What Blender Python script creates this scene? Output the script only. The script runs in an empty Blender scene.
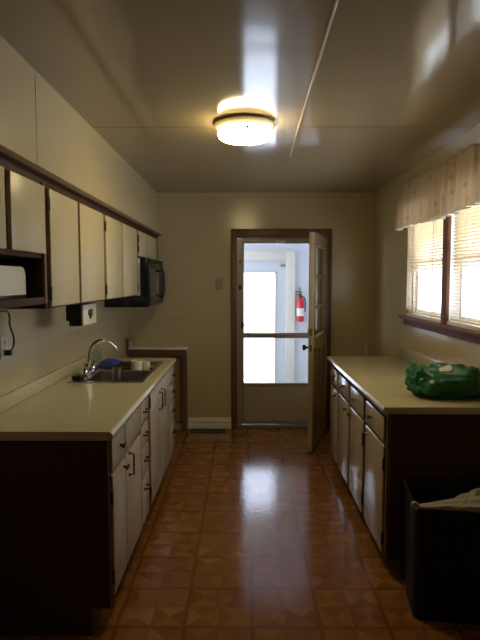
import bpy, bmesh, math, random
from mathutils import Vector, Matrix, noise
random.seed(7)
C = bpy.context.scene.collection
PI = math.pi

# ------------------------------------------------------------------ materials
def new_mat(name):
    m = bpy.data.materials.new(name); m.use_nodes = True
    return m, m.node_tree, m.node_tree.nodes['Principled BSDF']

def mat(name, col, rough=.5, metal=0., var=.0, scale=6., spec=.5, bump=0., bscale=30., coat=0., stretch=(1, 1, 1), trans=0.):
    m, nt, p = new_mat(name)
    p.inputs['Roughness'].default_value = rough
    p.inputs['Metallic'].default_value = metal
    p.inputs['Specular IOR Level'].default_value = spec
    p.inputs['Coat Weight'].default_value = coat
    p.inputs['Transmission Weight'].default_value = trans
    p.inputs['Base Color'].default_value = (*col, 1)
    if var or bump:
        tc = nt.nodes.new('ShaderNodeTexCoord')
        mp = nt.nodes.new('ShaderNodeMapping'); mp.inputs['Scale'].default_value = stretch
        nt.links.new(tc.outputs['Object'], mp.inputs['Vector'])
    if var:
        n = nt.nodes.new('ShaderNodeTexNoise'); n.inputs['Scale'].default_value = scale; n.inputs['Detail'].default_value = 5
        nt.links.new(mp.outputs[0], n.inputs['Vector'])
        r = nt.nodes.new('ShaderNodeMapRange')
        r.inputs['To Min'].default_value = 1 - var; r.inputs['To Max'].default_value = 1 + var
        nt.links.new(n.outputs['Fac'], r.inputs['Value'])
        mx = nt.nodes.new('ShaderNodeMix'); mx.data_type = 'RGBA'; mx.blend_type = 'MULTIPLY'; mx.inputs['Factor'].default_value = 1
        mx.inputs['A'].default_value = (*col, 1)
        nt.links.new(r.outputs[0], mx.inputs['B']); nt.links.new(mx.outputs['Result'], p.inputs['Base Color'])
    if bump:
        n2 = nt.nodes.new('ShaderNodeTexNoise'); n2.inputs['Scale'].default_value = bscale; n2.inputs['Detail'].default_value = 3
        nt.links.new(mp.outputs[0], n2.inputs['Vector'])
        b = nt.nodes.new('ShaderNodeBump'); b.inputs['Strength'].default_value = bump; b.inputs['Distance'].default_value = .01
        nt.links.new(n2.outputs['Fac'], b.inputs['Height']); nt.links.new(b.outputs[0], p.inputs['Normal'])
    return m

def emit_mat(name, col, strength):
    m, nt, p = new_mat(name)
    p.inputs['Base Color'].default_value = (.9, .9, .85, 1)
    p.inputs['Emission Color'].default_value = (*col, 1); p.inputs['Emission Strength'].default_value = strength
    return m

def glass_mat(name, tint=(.96, .98, .97)):
    m, nt, p = new_mat(name)
    nt.nodes.remove(p)
    out = nt.nodes['Material Output']
    tr = nt.nodes.new('ShaderNodeBsdfTransparent'); tr.inputs['Color'].default_value = (*tint, 1)
    gl = nt.nodes.new('ShaderNodeBsdfGlossy'); gl.inputs['Roughness'].default_value = .02
    fr = nt.nodes.new('ShaderNodeFresnel'); ge = nt.nodes.new('ShaderNodeNewGeometry'); io = nt.nodes.new('ShaderNodeMapRange'); io.inputs['To Min'].default_value = 1.45; io.inputs['To Max'].default_value = 1/1.45
    nt.links.new(ge.outputs['Backfacing'], io.inputs['Value']); nt.links.new(io.outputs[0], fr.inputs['IOR'])
    mx = nt.nodes.new('ShaderNodeMixShader')
    nt.links.new(fr.outputs[0], mx.inputs[0]); nt.links.new(tr.outputs[0], mx.inputs[1]); nt.links.new(gl.outputs[0], mx.inputs[2])
    nt.links.new(mx.outputs[0], out.inputs['Surface'])
    return m

def cloth_mat(name, col, transl=.4, rough=.8, pattern=False):
    m, nt, p = new_mat(name)
    out = nt.nodes['Material Output']
    p.inputs['Base Color'].default_value = (*col, 1); p.inputs['Roughness'].default_value = rough
    tl = nt.nodes.new('ShaderNodeBsdfTranslucent'); tl.inputs['Color'].default_value = (*col, 1)
    mx = nt.nodes.new('ShaderNodeMixShader'); mx.inputs[0].default_value = transl
    nt.links.new(p.outputs[0], mx.inputs[1]); nt.links.new(tl.outputs[0], mx.inputs[2]); nt.links.new(mx.outputs[0], out.inputs['Surface'])
    if pattern:
        tc = nt.nodes.new('ShaderNodeTexCoord')
        v = nt.nodes.new('ShaderNodeTexVoronoi'); v.inputs['Scale'].default_value = 13
        nt.links.new(tc.outputs['Object'], v.inputs['Vector'])
        n = nt.nodes.new('ShaderNodeTexNoise'); n.inputs['Scale'].default_value = 20
        nt.links.new(tc.outputs['Object'], n.inputs['Vector'])
        ad = nt.nodes.new('ShaderNodeMath'); ad.operation = 'MULTIPLY_ADD'; ad.inputs[1].default_value = .25
        nt.links.new(n.outputs['Fac'], ad.inputs[0]); nt.links.new(v.outputs['Distance'], ad.inputs[2])
        rp = nt.nodes.new('ShaderNodeValToRGB')
        rp.color_ramp.elements[0].position = .26; rp.color_ramp.elements[0].color = (col[0]*.80, col[1]*.72, col[2]*.66, 1)
        rp.color_ramp.elements[1].position = .40; rp.color_ramp.elements[1].color = (*col, 1)
        nt.links.new(ad.outputs[0], rp.inputs[0])
        nt.links.new(rp.outputs[0], p.inputs['Base Color']); nt.links.new(rp.outputs[0], tl.inputs['Color'])
    return m

def floor_mat():
    m, nt, p = new_mat('floor_vinyl_parquet')
    N, L = nt.nodes, nt.links
    def M(op, a, b=None, c=None):
        n = N.new('ShaderNodeMath'); n.operation = op
        for i, v in enumerate((a, b, c)):
            if v is None: continue
            if isinstance(v, (int, float)): n.inputs[i].default_value = v
            else: L.new(v, n.inputs[i])
        return n.outputs[0]
    tc = N.new('ShaderNodeTexCoord'); sp = N.new('ShaderNodeSeparateXYZ'); L.new(tc.outputs['Object'], sp.inputs[0])
    T = .305
    u = M('DIVIDE', M('SUBTRACT', sp.outputs[0], .041 - T*40), T)
    v = M('DIVIDE', M('SUBTRACT', sp.outputs[1], 2.611 - T*40), T)
    iu, iv = M('FLOOR', u), M('FLOOR', v)
    fu, fv = M('FRACT', u), M('FRACT', v)
    su, sv = M('FRACT', M('MULTIPLY', fu, 2)), M('FRACT', M('MULTIPLY', fv, 2))
    hu, hv = M('FLOOR', M('MULTIPLY', u, 2)), M('FLOOR', M('MULTIPLY', v, 2))
    a, b = M('SUBTRACT', su, .5), M('SUBTRACT', sv, .5)
    d1 = M('GREATER_THAN', a, b); d2 = M('GREATER_THAN', a, M('MULTIPLY', b, -1))
    tri = M('MULTIPLY_ADD', d1, 2, d2)
    idv = N.new('ShaderNodeCombineXYZ'); L.new(hu, idv.inputs[0]); L.new(hv, idv.inputs[1]); L.new(tri, idv.inputs[2])
    wn = N.new('ShaderNodeTexWhiteNoise'); wn.noise_dimensions = '3D'; L.new(idv.outputs[0], wn.inputs['Vector'])
    # star: the triangles whose base lies on the tile's middle lines are pale, the others dark
    hor = M('GREATER_THAN', M('ABSOLUTE', a), M('ABSOLUTE', b))
    chk = M('MODULO', M('ADD', hu, hv), 2)
    star = M('ABSOLUTE', M('SUBTRACT', hor, chk))
    # wood grain per triangle, running along or across
    mp1 = N.new('ShaderNodeMapping'); mp1.inputs['Scale'].default_value = (14, 130, 1); L.new(tc.outputs['Object'], mp1.inputs[0])
    mp2 = N.new('ShaderNodeMapping'); mp2.inputs['Scale'].default_value = (130, 14, 1); L.new(tc.outputs['Object'], mp2.inputs[0])
    g1 = N.new('ShaderNodeTexNoise'); g1.inputs['Scale'].default_value = 1; L.new(mp1.outputs[0], g1.inputs['Vector'])
    g2 = N.new('ShaderNodeTexNoise'); g2.inputs['Scale'].default_value = 1; L.new(mp2.outputs[0], g2.inputs['Vector'])
    gm = N.new('ShaderNodeMix'); L.new(hor, gm.inputs['Factor']); L.new(g1.outputs['Fac'], gm.inputs['A']); L.new(g2.outputs['Fac'], gm.inputs['B'])
    t = M('ADD', M('MULTIPLY', star, .20), M('MULTIPLY', wn.outputs['Value'], .36))
    t = M('ADD', t, M('MULTIPLY', M('SUBTRACT', gm.outputs['Result'], .5), .55))
    big = N.new('ShaderNodeTexNoise'); big.inputs['Scale'].default_value = 1.6; L.new(tc.outputs['Object'], big.inputs['Vector'])
    t = M('ADD', t, M('MULTIPLY', M('SUBTRACT', big.outputs['Fac'], .5), .5))
    rp = N.new('ShaderNodeValToRGB')
    e = rp.color_ramp.elements
    e[0].position = 0; e[0].color = (.195, .078, .022, 1); e[1].position = .9; e[1].color = (.44, .215, .066, 1)
    k = rp.color_ramp.elements.new(.4); k.color = (.285, .122, .036, 1)
    L.new(t, rp.inputs[0])
    # dark bands between the 12 inch tiles, faint ones between quarters
    eu = M('MINIMUM', fu, M('SUBTRACT', 1, fu)); ev = M('MINIMUM', fv, M('SUBTRACT', 1, fv))
    big_line = M('LESS_THAN', M('MINIMUM', eu, ev), .032)
    qu = M('MINIMUM', su, M('SUBTRACT', 1, su)); qv = M('MINIMUM', sv, M('SUBTRACT', 1, sv))
    q_line = M('LESS_THAN', M('MINIMUM', qu, qv), .022)
    ln = M('MAXIMUM', M('MULTIPLY', big_line, .6), M('MULTIPLY', q_line, .3))
    mx = N.new('ShaderNodeMix'); mx.data_type = 'RGBA'; L.new(ln, mx.inputs['Factor'])
    L.new(rp.outputs[0], mx.inputs['A']); mx.inputs['B'].default_value = (.120, .042, .014, 1)
    L.new(mx.outputs['Result'], p.inputs['Base Color'])
    p.inputs['Roughness'].default_value = .2
    p.inputs['Specular IOR Level'].default_value = .5
    n3 = N.new('ShaderNodeTexNoise'); n3.inputs['Scale'].default_value = 26; n3.inputs['Detail'].default_value = 4
    L.new(tc.outputs['Object'], n3.inputs['Vector'])
    rr = N.new('ShaderNodeMapRange'); rr.inputs['To Min'].default_value = .08; rr.inputs['To Max'].default_value = .20
    L.new(big.outputs['Fac'], rr.inputs['Value']); L.new(rr.outputs[0], p.inputs['Roughness'])
    hh = M('ADD', n3.outputs['Fac'], M('MULTIPLY', ln, -.35))
    bp = N.new('ShaderNodeBump'); bp.inputs['Strength'].default_value = .14; bp.inputs['Distance'].default_value = .006
    L.new(hh, bp.inputs['Height']); L.new(bp.outputs[0], p.inputs['Normal'])
    return m

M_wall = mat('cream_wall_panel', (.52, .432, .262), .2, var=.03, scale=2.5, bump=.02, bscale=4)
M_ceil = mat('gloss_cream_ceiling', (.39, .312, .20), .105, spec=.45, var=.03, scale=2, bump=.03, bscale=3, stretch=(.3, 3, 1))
M_floor = floor_mat()
M_batten = mat('cream_batten', (.60, .52, .36), .4)
M_trimwood = mat('brown_stained_trim', (.135, .068, .037), .38, var=.25, scale=9, stretch=(1, 1, .2))
M_windwood = mat('red_brown_window_wood', (.17, .075, .046), .6, spec=.25, var=.25, scale=9)
M_brown = mat('dark_brown_woodgrain_laminate', (.070, .033, .019), .6, spec=.15, var=.25, scale=12, stretch=(2, 2, .3))
M_crown = mat('brown_crown_wood', (.17, .10, .05), .5, spec=.25, var=.2, scale=10)
M_nose = mat('cream_laminate_edge', (.52, .475, .315), .14, coat=.3)
M_door = mat('cream_cabinet_laminate', (.56, .475, .285), .35, var=.03, scale=5)
M_dooredge = mat('cream_cabinet_paint', (.44, .375, .29), .22, var=.04, scale=5)
M_bead = mat('cream_grooved_door_paint', (.44, .375, .29), .32)
def grooves(m, pitch):
    nt = m.node_tree; p = nt.nodes['Principled BSDF']
    tc = nt.nodes.new('ShaderNodeTexCoord'); sp = nt.nodes.new('ShaderNodeSeparateXYZ'); nt.links.new(tc.outputs['Object'], sp.inputs[0])
    d = nt.nodes.new('ShaderNodeMath'); d.operation = 'DIVIDE'; d.inputs[1].default_value = pitch; nt.links.new(sp.outputs[1], d.inputs[0])
    pp = nt.nodes.new('ShaderNodeMath'); pp.operation = 'PINGPONG'; pp.inputs[1].default_value = .5; nt.links.new(d.outputs[0], pp.inputs[0])
    lt = nt.nodes.new('ShaderNodeMapRange'); lt.inputs['From Max'].default_value = .05; nt.links.new(pp.outputs[0], lt.inputs['Value'])
    b = nt.nodes.new('ShaderNodeBump'); b.inputs['Strength'].default_value = .5; b.inputs['Distance'].default_value = .003
    nt.links.new(lt.outputs[0], b.inputs['Height']); nt.links.new(b.outputs[0], p.inputs['Normal'])
grooves(M_bead, .062)
M_counter = mat('cream_laminate_countertop', (.52, .475, .315), .2, var=.06, scale=120)
M_black = mat('black_plastic', (.012, .011, .012), .35)
M_bin = mat('matt_black_bin_plastic', (.010, .009, .009), .6, spec=.25)
M_blackgloss = mat('black_gloss', (.010, .011, .016), .12)
M_mwglass = mat('smoked_microwave_glass', (.06, .058, .05), .12, coat=.3)
M_hard = mat('aged_dark_bronze', (.030, .020, .013), .4, metal=.6)
M_brass = mat('worn_brass', (.22, .15, .06), .35, metal=.9)
M_steel = mat('stainless_steel', (.56, .54, .50), .28, metal=1., var=.05, scale=40)
M_chrome = mat('chrome', (.72, .72, .70), .08, metal=1.)
M_alu = mat('dull_aluminium', (.36, .325, .27), .38, metal=.35)
M_white = mat('white_paint', (.72, .71, .68), .4)
M_porch = mat('pale_blue_white_paint', (.62, .655, .75), .5, var=.02)
M_whiteplastic = mat('cream_white_plastic', (.72, .67, .56), .3)
M_beige = mat('beige_painted_metal', (.42, .365, .26), .4, var=.03)
M_base = mat('white_baseboard', (.76, .72, .66), .4)
M_edoor = mat('tan_door_paint', (.42, .335, .20), .4, var=.05)
M_edoor2 = mat('tan_door_face_paint', (.34, .255, .16), .4, var=.05)
M_red = mat('red_enamel', (.62, .02, .025), .3)
M_green = mat('green_plastic_bag', (.004, .125, .042), .33, var=.25, scale=9, bump=.6, bscale=24)
M_label = mat('white_tag', (.78, .76, .72), .5)
M_blue = mat('blue_cloth', (.025, .05, .24), .8, var=.2, scale=40)
M_clear = glass_mat('clear_plastic', (.86, .90, .88))
M_glass = glass_mat('window_glass')
M_dimglass = glass_mat('sky_dimming_porch_glass', (.80, .81, .86))  # tint added to dim the sky through the outer door and its reflections
M_blind = cloth_mat('cream_blind_slat', (.76, .66, .50), .5, .5)
M_valance = cloth_mat('printed_sheer_valance', (.66, .57, .46), .45, .9, pattern=True)
M_liner = cloth_mat('white_bin_liner', (.50, .46, .42), .25, .4)
M_lamp = emit_mat('lit_lamp_glass', (1., .80, .40), 42.)
M_dirt = mat('grey_threshold', (.22, .20, .17), .5)
M_pan = mat('antique_cream_lamp_pan', (.78, .68, .48), .3)
M_fan = mat('copper_mark', (.03, .02, .015), .5)

# ------------------------------------------------------------------ mesh helpers
class MB:
    def __init__(s): s.bm = bmesh.new()
    def _merge(s, b):
        me = bpy.data.meshes.new('tmp'); b.to_mesh(me); b.free(); s.bm.from_mesh(me); bpy.data.meshes.remove(me)
    def box(s, x0, x1, y0, y1, z0, z1, bev=0., seg=2, rot=None, piv=None):
        b = bmesh.new(); bmesh.ops.create_cube(b, size=1)
        sx, sy, sz = abs(x1-x0), abs(y1-y0), abs(z1-z0)
        bmesh.ops.scale(b, vec=(sx, sy, sz), verts=b.verts)
        bmesh.ops.translate(b, vec=((x0+x1)/2, (y0+y1)/2, (z0+z1)/2), verts=b.verts)
        if bev: bmesh.ops.bevel(b, geom=b.edges[:], offset=min(bev, sx*.45, sy*.45, sz*.45), segments=seg, profile=.5, affect='EDGES')
        if rot: bmesh.ops.rotate(b, cent=piv, matrix=rot, verts=b.verts)
        s._merge(b); return s
    def cyl(s, p0, p1, r, r2=None, seg=20, cap=True):
        p0, p1 = Vector(p0), Vector(p1); d = p1-p0
        b = bmesh.new(); bmesh.ops.create_cone(b, cap_ends=cap, segments=seg, radius1=r, radius2=r if r2 is None else r2, depth=d.length)
        q = Vector((0, 0, 1)).rotation_difference(d.normalized()).to_matrix().to_4x4()
        bmesh.ops.transform(b, matrix=Matrix.Translation((p0+p1)/2) @ q, verts=b.verts)
        s._merge(b); return s
    def lathe(s, prof, c, seg=40, axis='z', caps=True):
        b = bmesh.new(); rings = []
        for r, z in prof:
            ring = []
            for i in range(seg):
                a = 2*PI*i/seg
                ring.append(b.verts.new((r*math.cos(a), r*math.sin(a), z)))
            rings.append(ring)
        for k in range(len(rings)-1):
            for i in range(seg):
                j = (i+1) % seg
                b.faces.new((rings[k][i], rings[k][j], rings[k+1][j], rings[k+1][i]))
        if caps:
            if prof[0][0] > 1e-4: b.faces.new(rings[0][::-1])
            if prof[-1][0] > 1e-4: b.faces.new(rings[-1])
        bmesh.ops.remove_doubles(b, verts=b.verts, dist=1e-5)
        bmesh.ops.recalc_face_normals(b, faces=b.faces)
        if axis == 'x': bmesh.ops.rotate(b, cent=(0, 0, 0), matrix=Matrix.Rotation(PI/2, 3, 'Y'), verts=b.verts)
        if axis == 'y': bmesh.ops.rotate(b, cent=(0, 0, 0), matrix=Matrix.Rotation(-PI/2, 3, 'X'), verts=b.verts)
        bmesh.ops.translate(b, vec=c, verts=b.verts)
        s._merge(b); return s
    def tube(s, pts, r, seg=10, smooth=6):
        P = [Vector(p) for p in pts]
        if smooth and len(P) > 2:
            Q = []
            for i in range(len(P)-1):
                a, b_, c, d = P[max(i-1, 0)], P[i], P[i+1], P[min(i+2, len(P)-1)]
                for k in range(smooth):
                    t = k/smooth
                    Q.append(.5*((2*b_)+(c-a)*t+(2*a-5*b_+4*c-d)*t*t+(3*b_-a-3*c+d)*t**3))
            Q.append(P[-1]); P = Q
        b = bmesh.new(); rings = []; up = None
        for i, p in enumerate(P):
            t = (P[min(i+1, len(P)-1)]-P[max(i-1, 0)]).normalized()
            if up is None:
                up = t.orthogonal().normalized()
            else:
                up = (up-t*up.dot(t)).normalized()
            v = t.cross(up)
            rings.append([b.verts.new(p+r*(math.cos(2*PI*k/seg)*up+math.sin(2*PI*k/seg)*v)) for k in range(seg)])
        for i in range(len(rings)-1):
            for k in range(seg):
                j = (k+1) % seg
                b.faces.new((rings[i][k], rings[i][j], rings[i+1][j], rings[i+1][k]))
        b.faces.new(rings[0][::-1]); b.faces.new(rings[-1])
        s._merge(b); return s
    def prism(s, poly, axis, a0, a1, bev=0):
        """extrude a 2-D outline along an axis; outline coordinates are the other two axes in x,y,z order"""
        b = bmesh.new()
        def P3(p, a): return {'x': (a, p[0], p[1]), 'y': (p[0], a, p[1]), 'z': (p[0], p[1], a)}[axis]
        A = [b.verts.new(P3(p, a0)) for p in poly]; B = [b.verts.new(P3(p, a1)) for p in poly]
        n = len(poly)
        b.faces.new(A); b.faces.new(B[::-1])
        for i in range(n): b.faces.new((A[i], B[i], B[(i+1) % n], A[(i+1) % n]))
        bmesh.ops.recalc_face_normals(b, faces=b.faces)
        if bev: bmesh.ops.bevel(b, geom=b.edges[:], offset=bev, segments=2, profile=.5, affect='EDGES')
        s._merge(b); return s
    def build(s, name, m, parent=None, sharp=.6):
        if parent is not None:
            w = Vector(parent.get('_w', (0, 0, 0)))
            bmesh.ops.translate(s.bm, vec=-w, verts=s.bm.verts)
        me = bpy.data.meshes.new(name); s.bm.to_mesh(me); s.bm.free()
        me.materials.append(m); me.shade_smooth(); me.set_sharp_from_angle(angle=sharp)
        o = bpy.data.objects.new(name, me); C.objects.link(o)
        if parent is not None:
            o.parent = parent; o['_w'] = list(w)
        else: o['_w'] = [0., 0., 0.]
        return o

def box(name, m, parent, *a, **k): return MB().box(*a, **k).build(name, m, parent)
def thing(name, label, cat, loc, group=None):
    o = bpy.data.objects.new(name, None); C.objects.link(o); o.empty_display_size = .05
    o.location = loc; o['_w'] = list(loc); o['label'] = label; o['category'] = cat
    if group: o['group'] = group
    return o
def tag(o, label, cat, group=None):
    o['label'] = label; o['category'] = cat
    if group: o['group'] = group
    return o
def struct(o, label, cat=None):
    o['kind'] = 'structure'; o['label'] = label; o['category'] = cat or 'room'
    return o

XL, XR, YB, YN, H = -1.187, 1.325, 5.57, -1.6, 2.43
# ------------------------------------------------------------------ room shell
struct(box('floor', M_floor, None, XL-.15, XR+.15, YN-.1, YB+.12, -.12, 0), 'brown parquet pattern sheet vinyl floor', 'floor')
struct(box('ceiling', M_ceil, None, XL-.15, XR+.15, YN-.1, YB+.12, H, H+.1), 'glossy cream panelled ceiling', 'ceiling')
struct(box('wall_left', M_wall, None, XL-.1, XL, YN-.1, YB+.12, 0, H), 'cream panelled wall behind the sink run', 'wall')
struct(box('wall_near', M_wall, None, XL, XR, YN-.1, YN, 0, H), 'cream wall behind the viewer', 'wall')
WY0, WY1, WZ0, WZ1 = 2.28, 4.40, 1.262, 2.12
w = MB()
w.box(XR, XR+.12, YN-.1, WY0, 0, H); w.box(XR, XR+.12, WY1, YB+.12, 0, H)
w.box(XR, XR+.12, WY0, WY1, 0, WZ0); w.box(XR, XR+.12, WY0, WY1, WZ1, H)
struct(w.build('wall_right', M_wall), 'cream panelled wall with the window', 'wall')
DX0, DX1, DZ = -.067, .862, 1.98
w = MB(); w.box(XL, DX0, YB, YB+.12, 0, H); w.box(DX1, XR, YB, YB+.12, 0, H); w.box(DX0, DX1, YB, YB+.12, DZ, H)
struct(w.build('wall_back', M_wall), 'cream end wall with the doorway', 'wall')
struct(box('wall_soffit', M_wall, None, XL, -.876, YN, YB, 2.022, H), 'cream boxed soffit above the wall cabinets', 'wall')
# seams between panels
b = MB(); b.cyl((.287, 1.3, H), (.329, 3.93, H), .006, seg=8)
struct(b.build('trim_1', M_batten), 'thin batten running along the ceiling', 'trim')
b = MB(); b.box(-.876, .04, 3.188, 3.193, H-.0012, H); b.box(.33, XR, 3.188, 3.193, H-.0012, H)
struct(b.build('trim_2', M_trimwood), 'faint seam across the ceiling', 'trim')
struct(box('trim_3', M_batten, None, -.876, -.8735, 2.33, 2.336, 2.022, H), 'upright seam on the soffit face', 'trim')
struct(MB().prism([(YB, H), (YB, H-.04), (YB-.012, H-.04), (YB-.03, H-.014), (YB-.03, H)], 'x', -.876, XR).build('trim_4', M_wall), 'small cornice along the end wall', 'trim')
struct(MB().box(XL, XL+.003, 1.0, YB, 1.205, 1.209).box(XL, -.60, YB-.003, YB, 1.213, 1.217).build('trim_5', M_batten), 'level seam of the wall panels behind the sink', 'trim')
struct(MB().box(XR-.002, XR, 2.975, 2.981, 2.12, H).build('trim_6', M_batten), 'upright seam above the window', 'trim')
# door casing of brown wood
b = MB()
b.box(-.128, DX0, YB-.02, YB, 0, 2.07, bev=.004); b.box(DX1, .903, YB-.02, YB, 0, 2.07, bev=.004); b.box(DX0, DX1, YB-.02, YB, DZ, 2.07, bev=.004)
struct(b.build('door_1', M_trimwood), 'brown wooden casing around the porch doorway', 'door casing')
# baseboard
b = MB(); b.prism([(YB, 0), (YB, .116), (YB-.008, .116), (YB-.012, .085), (YB-.016, .080), (YB-.016, .045), (YB-.020, .04), (YB-.020, 0)], 'x', -.578, -.128)
struct(b.build('baseboard_back', M_base), 'white ridged baseboard left of the doorway', 'baseboard')
struct(MB().box(.903, XR, YB-.016, YB, 0, .10).build('baseboard_right', M_trimwood), 'brown baseboard right of the doorway', 'baseboard')
struct(box('trim_7', M_dirt, None, DX0, DX1, YB, YB+.12, 0, .025, bev=.006), 'worn grey threshold under the doorway', 'threshold')

# ------------------------------------------------------------------ porch beyond the door
PY = 7.3
w = MB(); w.box(-1.6, -.52, PY, PY+.1, 0, 2.5); w.box(.571, 1.7, PY, PY+.1, 0, 2.5); w.box(-.52, .571, PY, PY+.1, 1.86, 2.5)
struct(w.build('wall_porch_end', M_porch), 'pale blue-white porch wall with the outer door', 'wall')
struct(box('wall_porch_right', M_porch, None, 1.55, 1.65, YB+.12, PY, 0, 2.5), 'pale porch side wall', 'wall')
w = MB(); w.box(-1.6, -1.5, YB+.12, PY, 0, .8); w.box(-1.6, -1.5, YB+.12, PY, 2.0, 2.5); w.box(-1.6, -1.5, YB+.12, YB+.32, .8, 2.0); w.box(-1.6, -1.5, PY-.2, PY, .8, 2.0)  # the out-of-view opening is added to let sky light onto the porch walls
struct(w.build('wall_porch_left', M_porch), 'pale porch side wall with an unseen wide opening added to light the porch', 'wall')
struct(box('ceiling_porch', M_porch, None, -1.6, 1.65, YB+.12, PY+.1, 2.5, 2.56), 'pale porch ceiling', 'ceiling')
struct(box('floor_porch', M_dirt, None, -1.6, 1.65, YB+.12, PY+.1, -.12, -.02), 'grey porch floor', 'floor')
b = MB(); b.box(-.62, -.52, PY-.025, PY, -.02, 1.925); b.box(.571, .673, PY-.025, PY, -.02, 1.925, bev=.006); b.box(-.52, .571, PY-.025, PY, 1.81, 1.925, bev=.006)
b.box(.665, .69, PY-.035, PY, -.02, 1.94); b.box(-.63, .69, PY-.035, PY, 1.925, 1.945)
struct(b.build('trim_8', M_white), 'white casing around the outer porch door', 'door casing')
od = MB(); od.box(.44, .571, PY+.02, PY+.06, -.02, 1.86); od.box(-.52, -.39, PY+.02, PY+.06, -.02, 1.86); od.box(-.39, .44, PY+.02, PY+.06, 1.65, 1.86); od.box(-.39, .44, PY+.02, PY+.06, -.02, .03)
od.box(.425, .44, PY+.012, PY+.03, .03, 1.66); od.box(-.39, .44, PY+.012, PY+.03, 1.645, 1.66)
odo = struct(od.build('door_2', M_porch), 'pale outer porch door with one tall bright pane', 'door')
box('window_pane', M_dimglass, odo, -.39, .43, PY+.036, PY+.042, .03, 1.65)
box('closer_bracket', M_alu, odo, .50, .56, PY-.01, PY+.02, 1.73, 1.76)
# fire extinguisher
fx, fy = .762, PY-.075
ex = thing('fire_extinguisher', 'red fire extinguisher hanging on the porch wall', 'fire extinguisher', (fx, fy, 1.0))
MB().lathe([(.0, .995), (.04, .995), (.046, 1.003), (.048, 1.02), (.048, 1.25), (.044, 1.28), (.034, 1.305), (.02, 1.315), (.0, 1.315)], (fx, fy, 0), 32).build('cylinder_body', M_red, ex)
MB().lathe([(.0483, 1.07), (.049, 1.071), (.049, 1.175), (.0483, 1.176)], (fx, fy, 0), 32, caps=False).build('paper_label', M_label, ex)
MB().cyl((fx, fy, 1.31), (fx, fy, 1.35), .018, seg=16).build('valve', M_black, ex)
MB().box(fx-.06, fx+.02, fy-.012, fy+.012, 1.35, 1.362, bev=.004).box(fx-.075, fx+.02, fy-.012, fy+.012, 1.372, 1.384, bev=.004, rot=Matrix.Rotation(.25, 3, 'Y'), piv=(fx+.01, fy, 1.37)).build('lever_handle', M_black, ex)
MB().tube([(fx+.015, fy, 1.33), (fx+.05, fy-.02, 1.31), (fx+.062, fy-.02, 1.22), (fx+.06, fy-.01, 1.13)], .009).build('hose', M_black, ex)
MB().cyl((fx-.03, fy-.025, 1.335), (fx-.03, fy-.032, 1.335), .016, seg=16).build('gauge', M_alu, ex)
MB().box(fx-.012, fx+.012, PY-.006, PY, 1.20, 1.45).box(fx-.02, fx+.02, PY-.03, PY-.004, 1.385, 1.40).build('wall_bracket', M_alu, ex)

# ------------------------------------------------------------------ storm door in the doorway
SY0, SY1 = YB+.05, YB+.085
sd = MB()
sd.box(DX0, -.018, SY0-.01, SY1+.01, .027, 1.975); sd.box(.82, DX1, SY0-.01, SY1+.01, .027, 1.975); sd.box(-.02, .82, SY0-.01, SY1+.01, 1.953, DZ)
o = struct(sd.build('door_3', M_alu), 'aluminium storm door with two glass panes over a beige panel', 'door')
f = MB(); f.box(-.018, .006, SY0, SY1, .03, 1.953, bev=.003); f.box(.765, .818, SY0, SY1, .03, 1.953, bev=.003)
f.box(.006, .765, SY0, SY1, 1.925, 1.953, bev=.003); f.box(.006, .765, SY0, SY1, .432, .468, bev=.003); f.box(.006, .765, SY0, SY1, .03, .075, bev=.003)
f.build('door_frame', M_alu, o)
MB().box(.006, .765, SY0-.004, SY1, .944, .998, bev=.004).box(.006, .765, SY0-.008, SY0, .962, .975).build('middle_rail', M_alu, o)
box('kick_panel', M_beige, o, .006, .765, SY0+.008, SY1-.008, .075, .432)
box('upper_pane', M_glass, o, .006, .765, SY0+.014, SY0+.019, .998, 1.925)
box('lower_pane', M_glass, o, .006, .765, SY0+.014, SY0+.019, .468, .944)
MB().box(-.024, -.004, SY0-.012, SY0, 1.04, 1.12, bev=.004).box(-.018, .03, SY0-.03, SY0-.014, 1.075, 1.09, bev=.004).cyl((-.014, SY0-.03, 1.083), (-.014, SY0, 1.083), .008).build('latch_handle', M_black, o)
MB().box(-.05, -.02, SY0-.016, SY0-.008, 1.45, 1.50).build('hinge', M_black, o)
MB().box(-.045, -.025, SY0-.016, SY0-.008, 1.73, 1.75).build('hinge', M_black, o)
MB().box(.33, .43, SY0-.02, SY0, 1.925, 1.955, bev=.005).cyl((.38, SY0-.022, 1.94), (.38, SY0-.012, 1.94), .012).build('closer_bracket', M_whiteplastic, o)

# ------------------------------------------------------------------ open kitchen door (hinged on the right jamb, swung into the room)
hp = Vector((.858, YB-.024, 0)); Wd = .842
ang = math.atan2(4.74-5.546, .615-.858)
R = Matrix.Translation(hp) @ Matrix.Rotation(ang, 4, 'Z')     # local x runs along the door to the free edge, local +y towards the far face
kd = bpy.data.objects.new('door_4', None); C.objects.link(kd); kd.matrix_world = R; kd['_w'] = [0, 0, 0]
struct(kd, 'tan wooden door standing open with a glazed top half', 'door')
T = .044
def dpart(mb, name, m, par=kd): return mb.build(name, m, par)
d = MB(); z0, z1 = .012, 1.968
y0, y1 = -T, 0
d.box(0, .115, y0, y1, z0, z1); d.box(Wd-.115, Wd, y0, y1, z0, z1, bev=.002)
d.box(.115, Wd-.115, y0, y1, z1-.11, z1); d.box(.115, Wd-.115, y0, y1, .90, 1.03); d.box(.115, Wd-.115, y0, y1, z0, .20); d.box(.36, .44, y0, y1, .20, .90)
dpart(d, 'door_frame', M_edoor)
for a_, b_ in ((.115, .36), (.44, Wd-.115)):
    dpart(MB().box(a_, b_, y0+.012, y1-.012, .20, .90).box(a_+.04, b_-.04, y0+.004, y1-.004, .24, .86, bev=.01), 'door_panel', M_edoor2)
mt = MB()
for z in (1.30, 1.58): mt.box(.115, Wd-.115, y0+.006, y1-.006, z-.013, z+.013)
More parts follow.
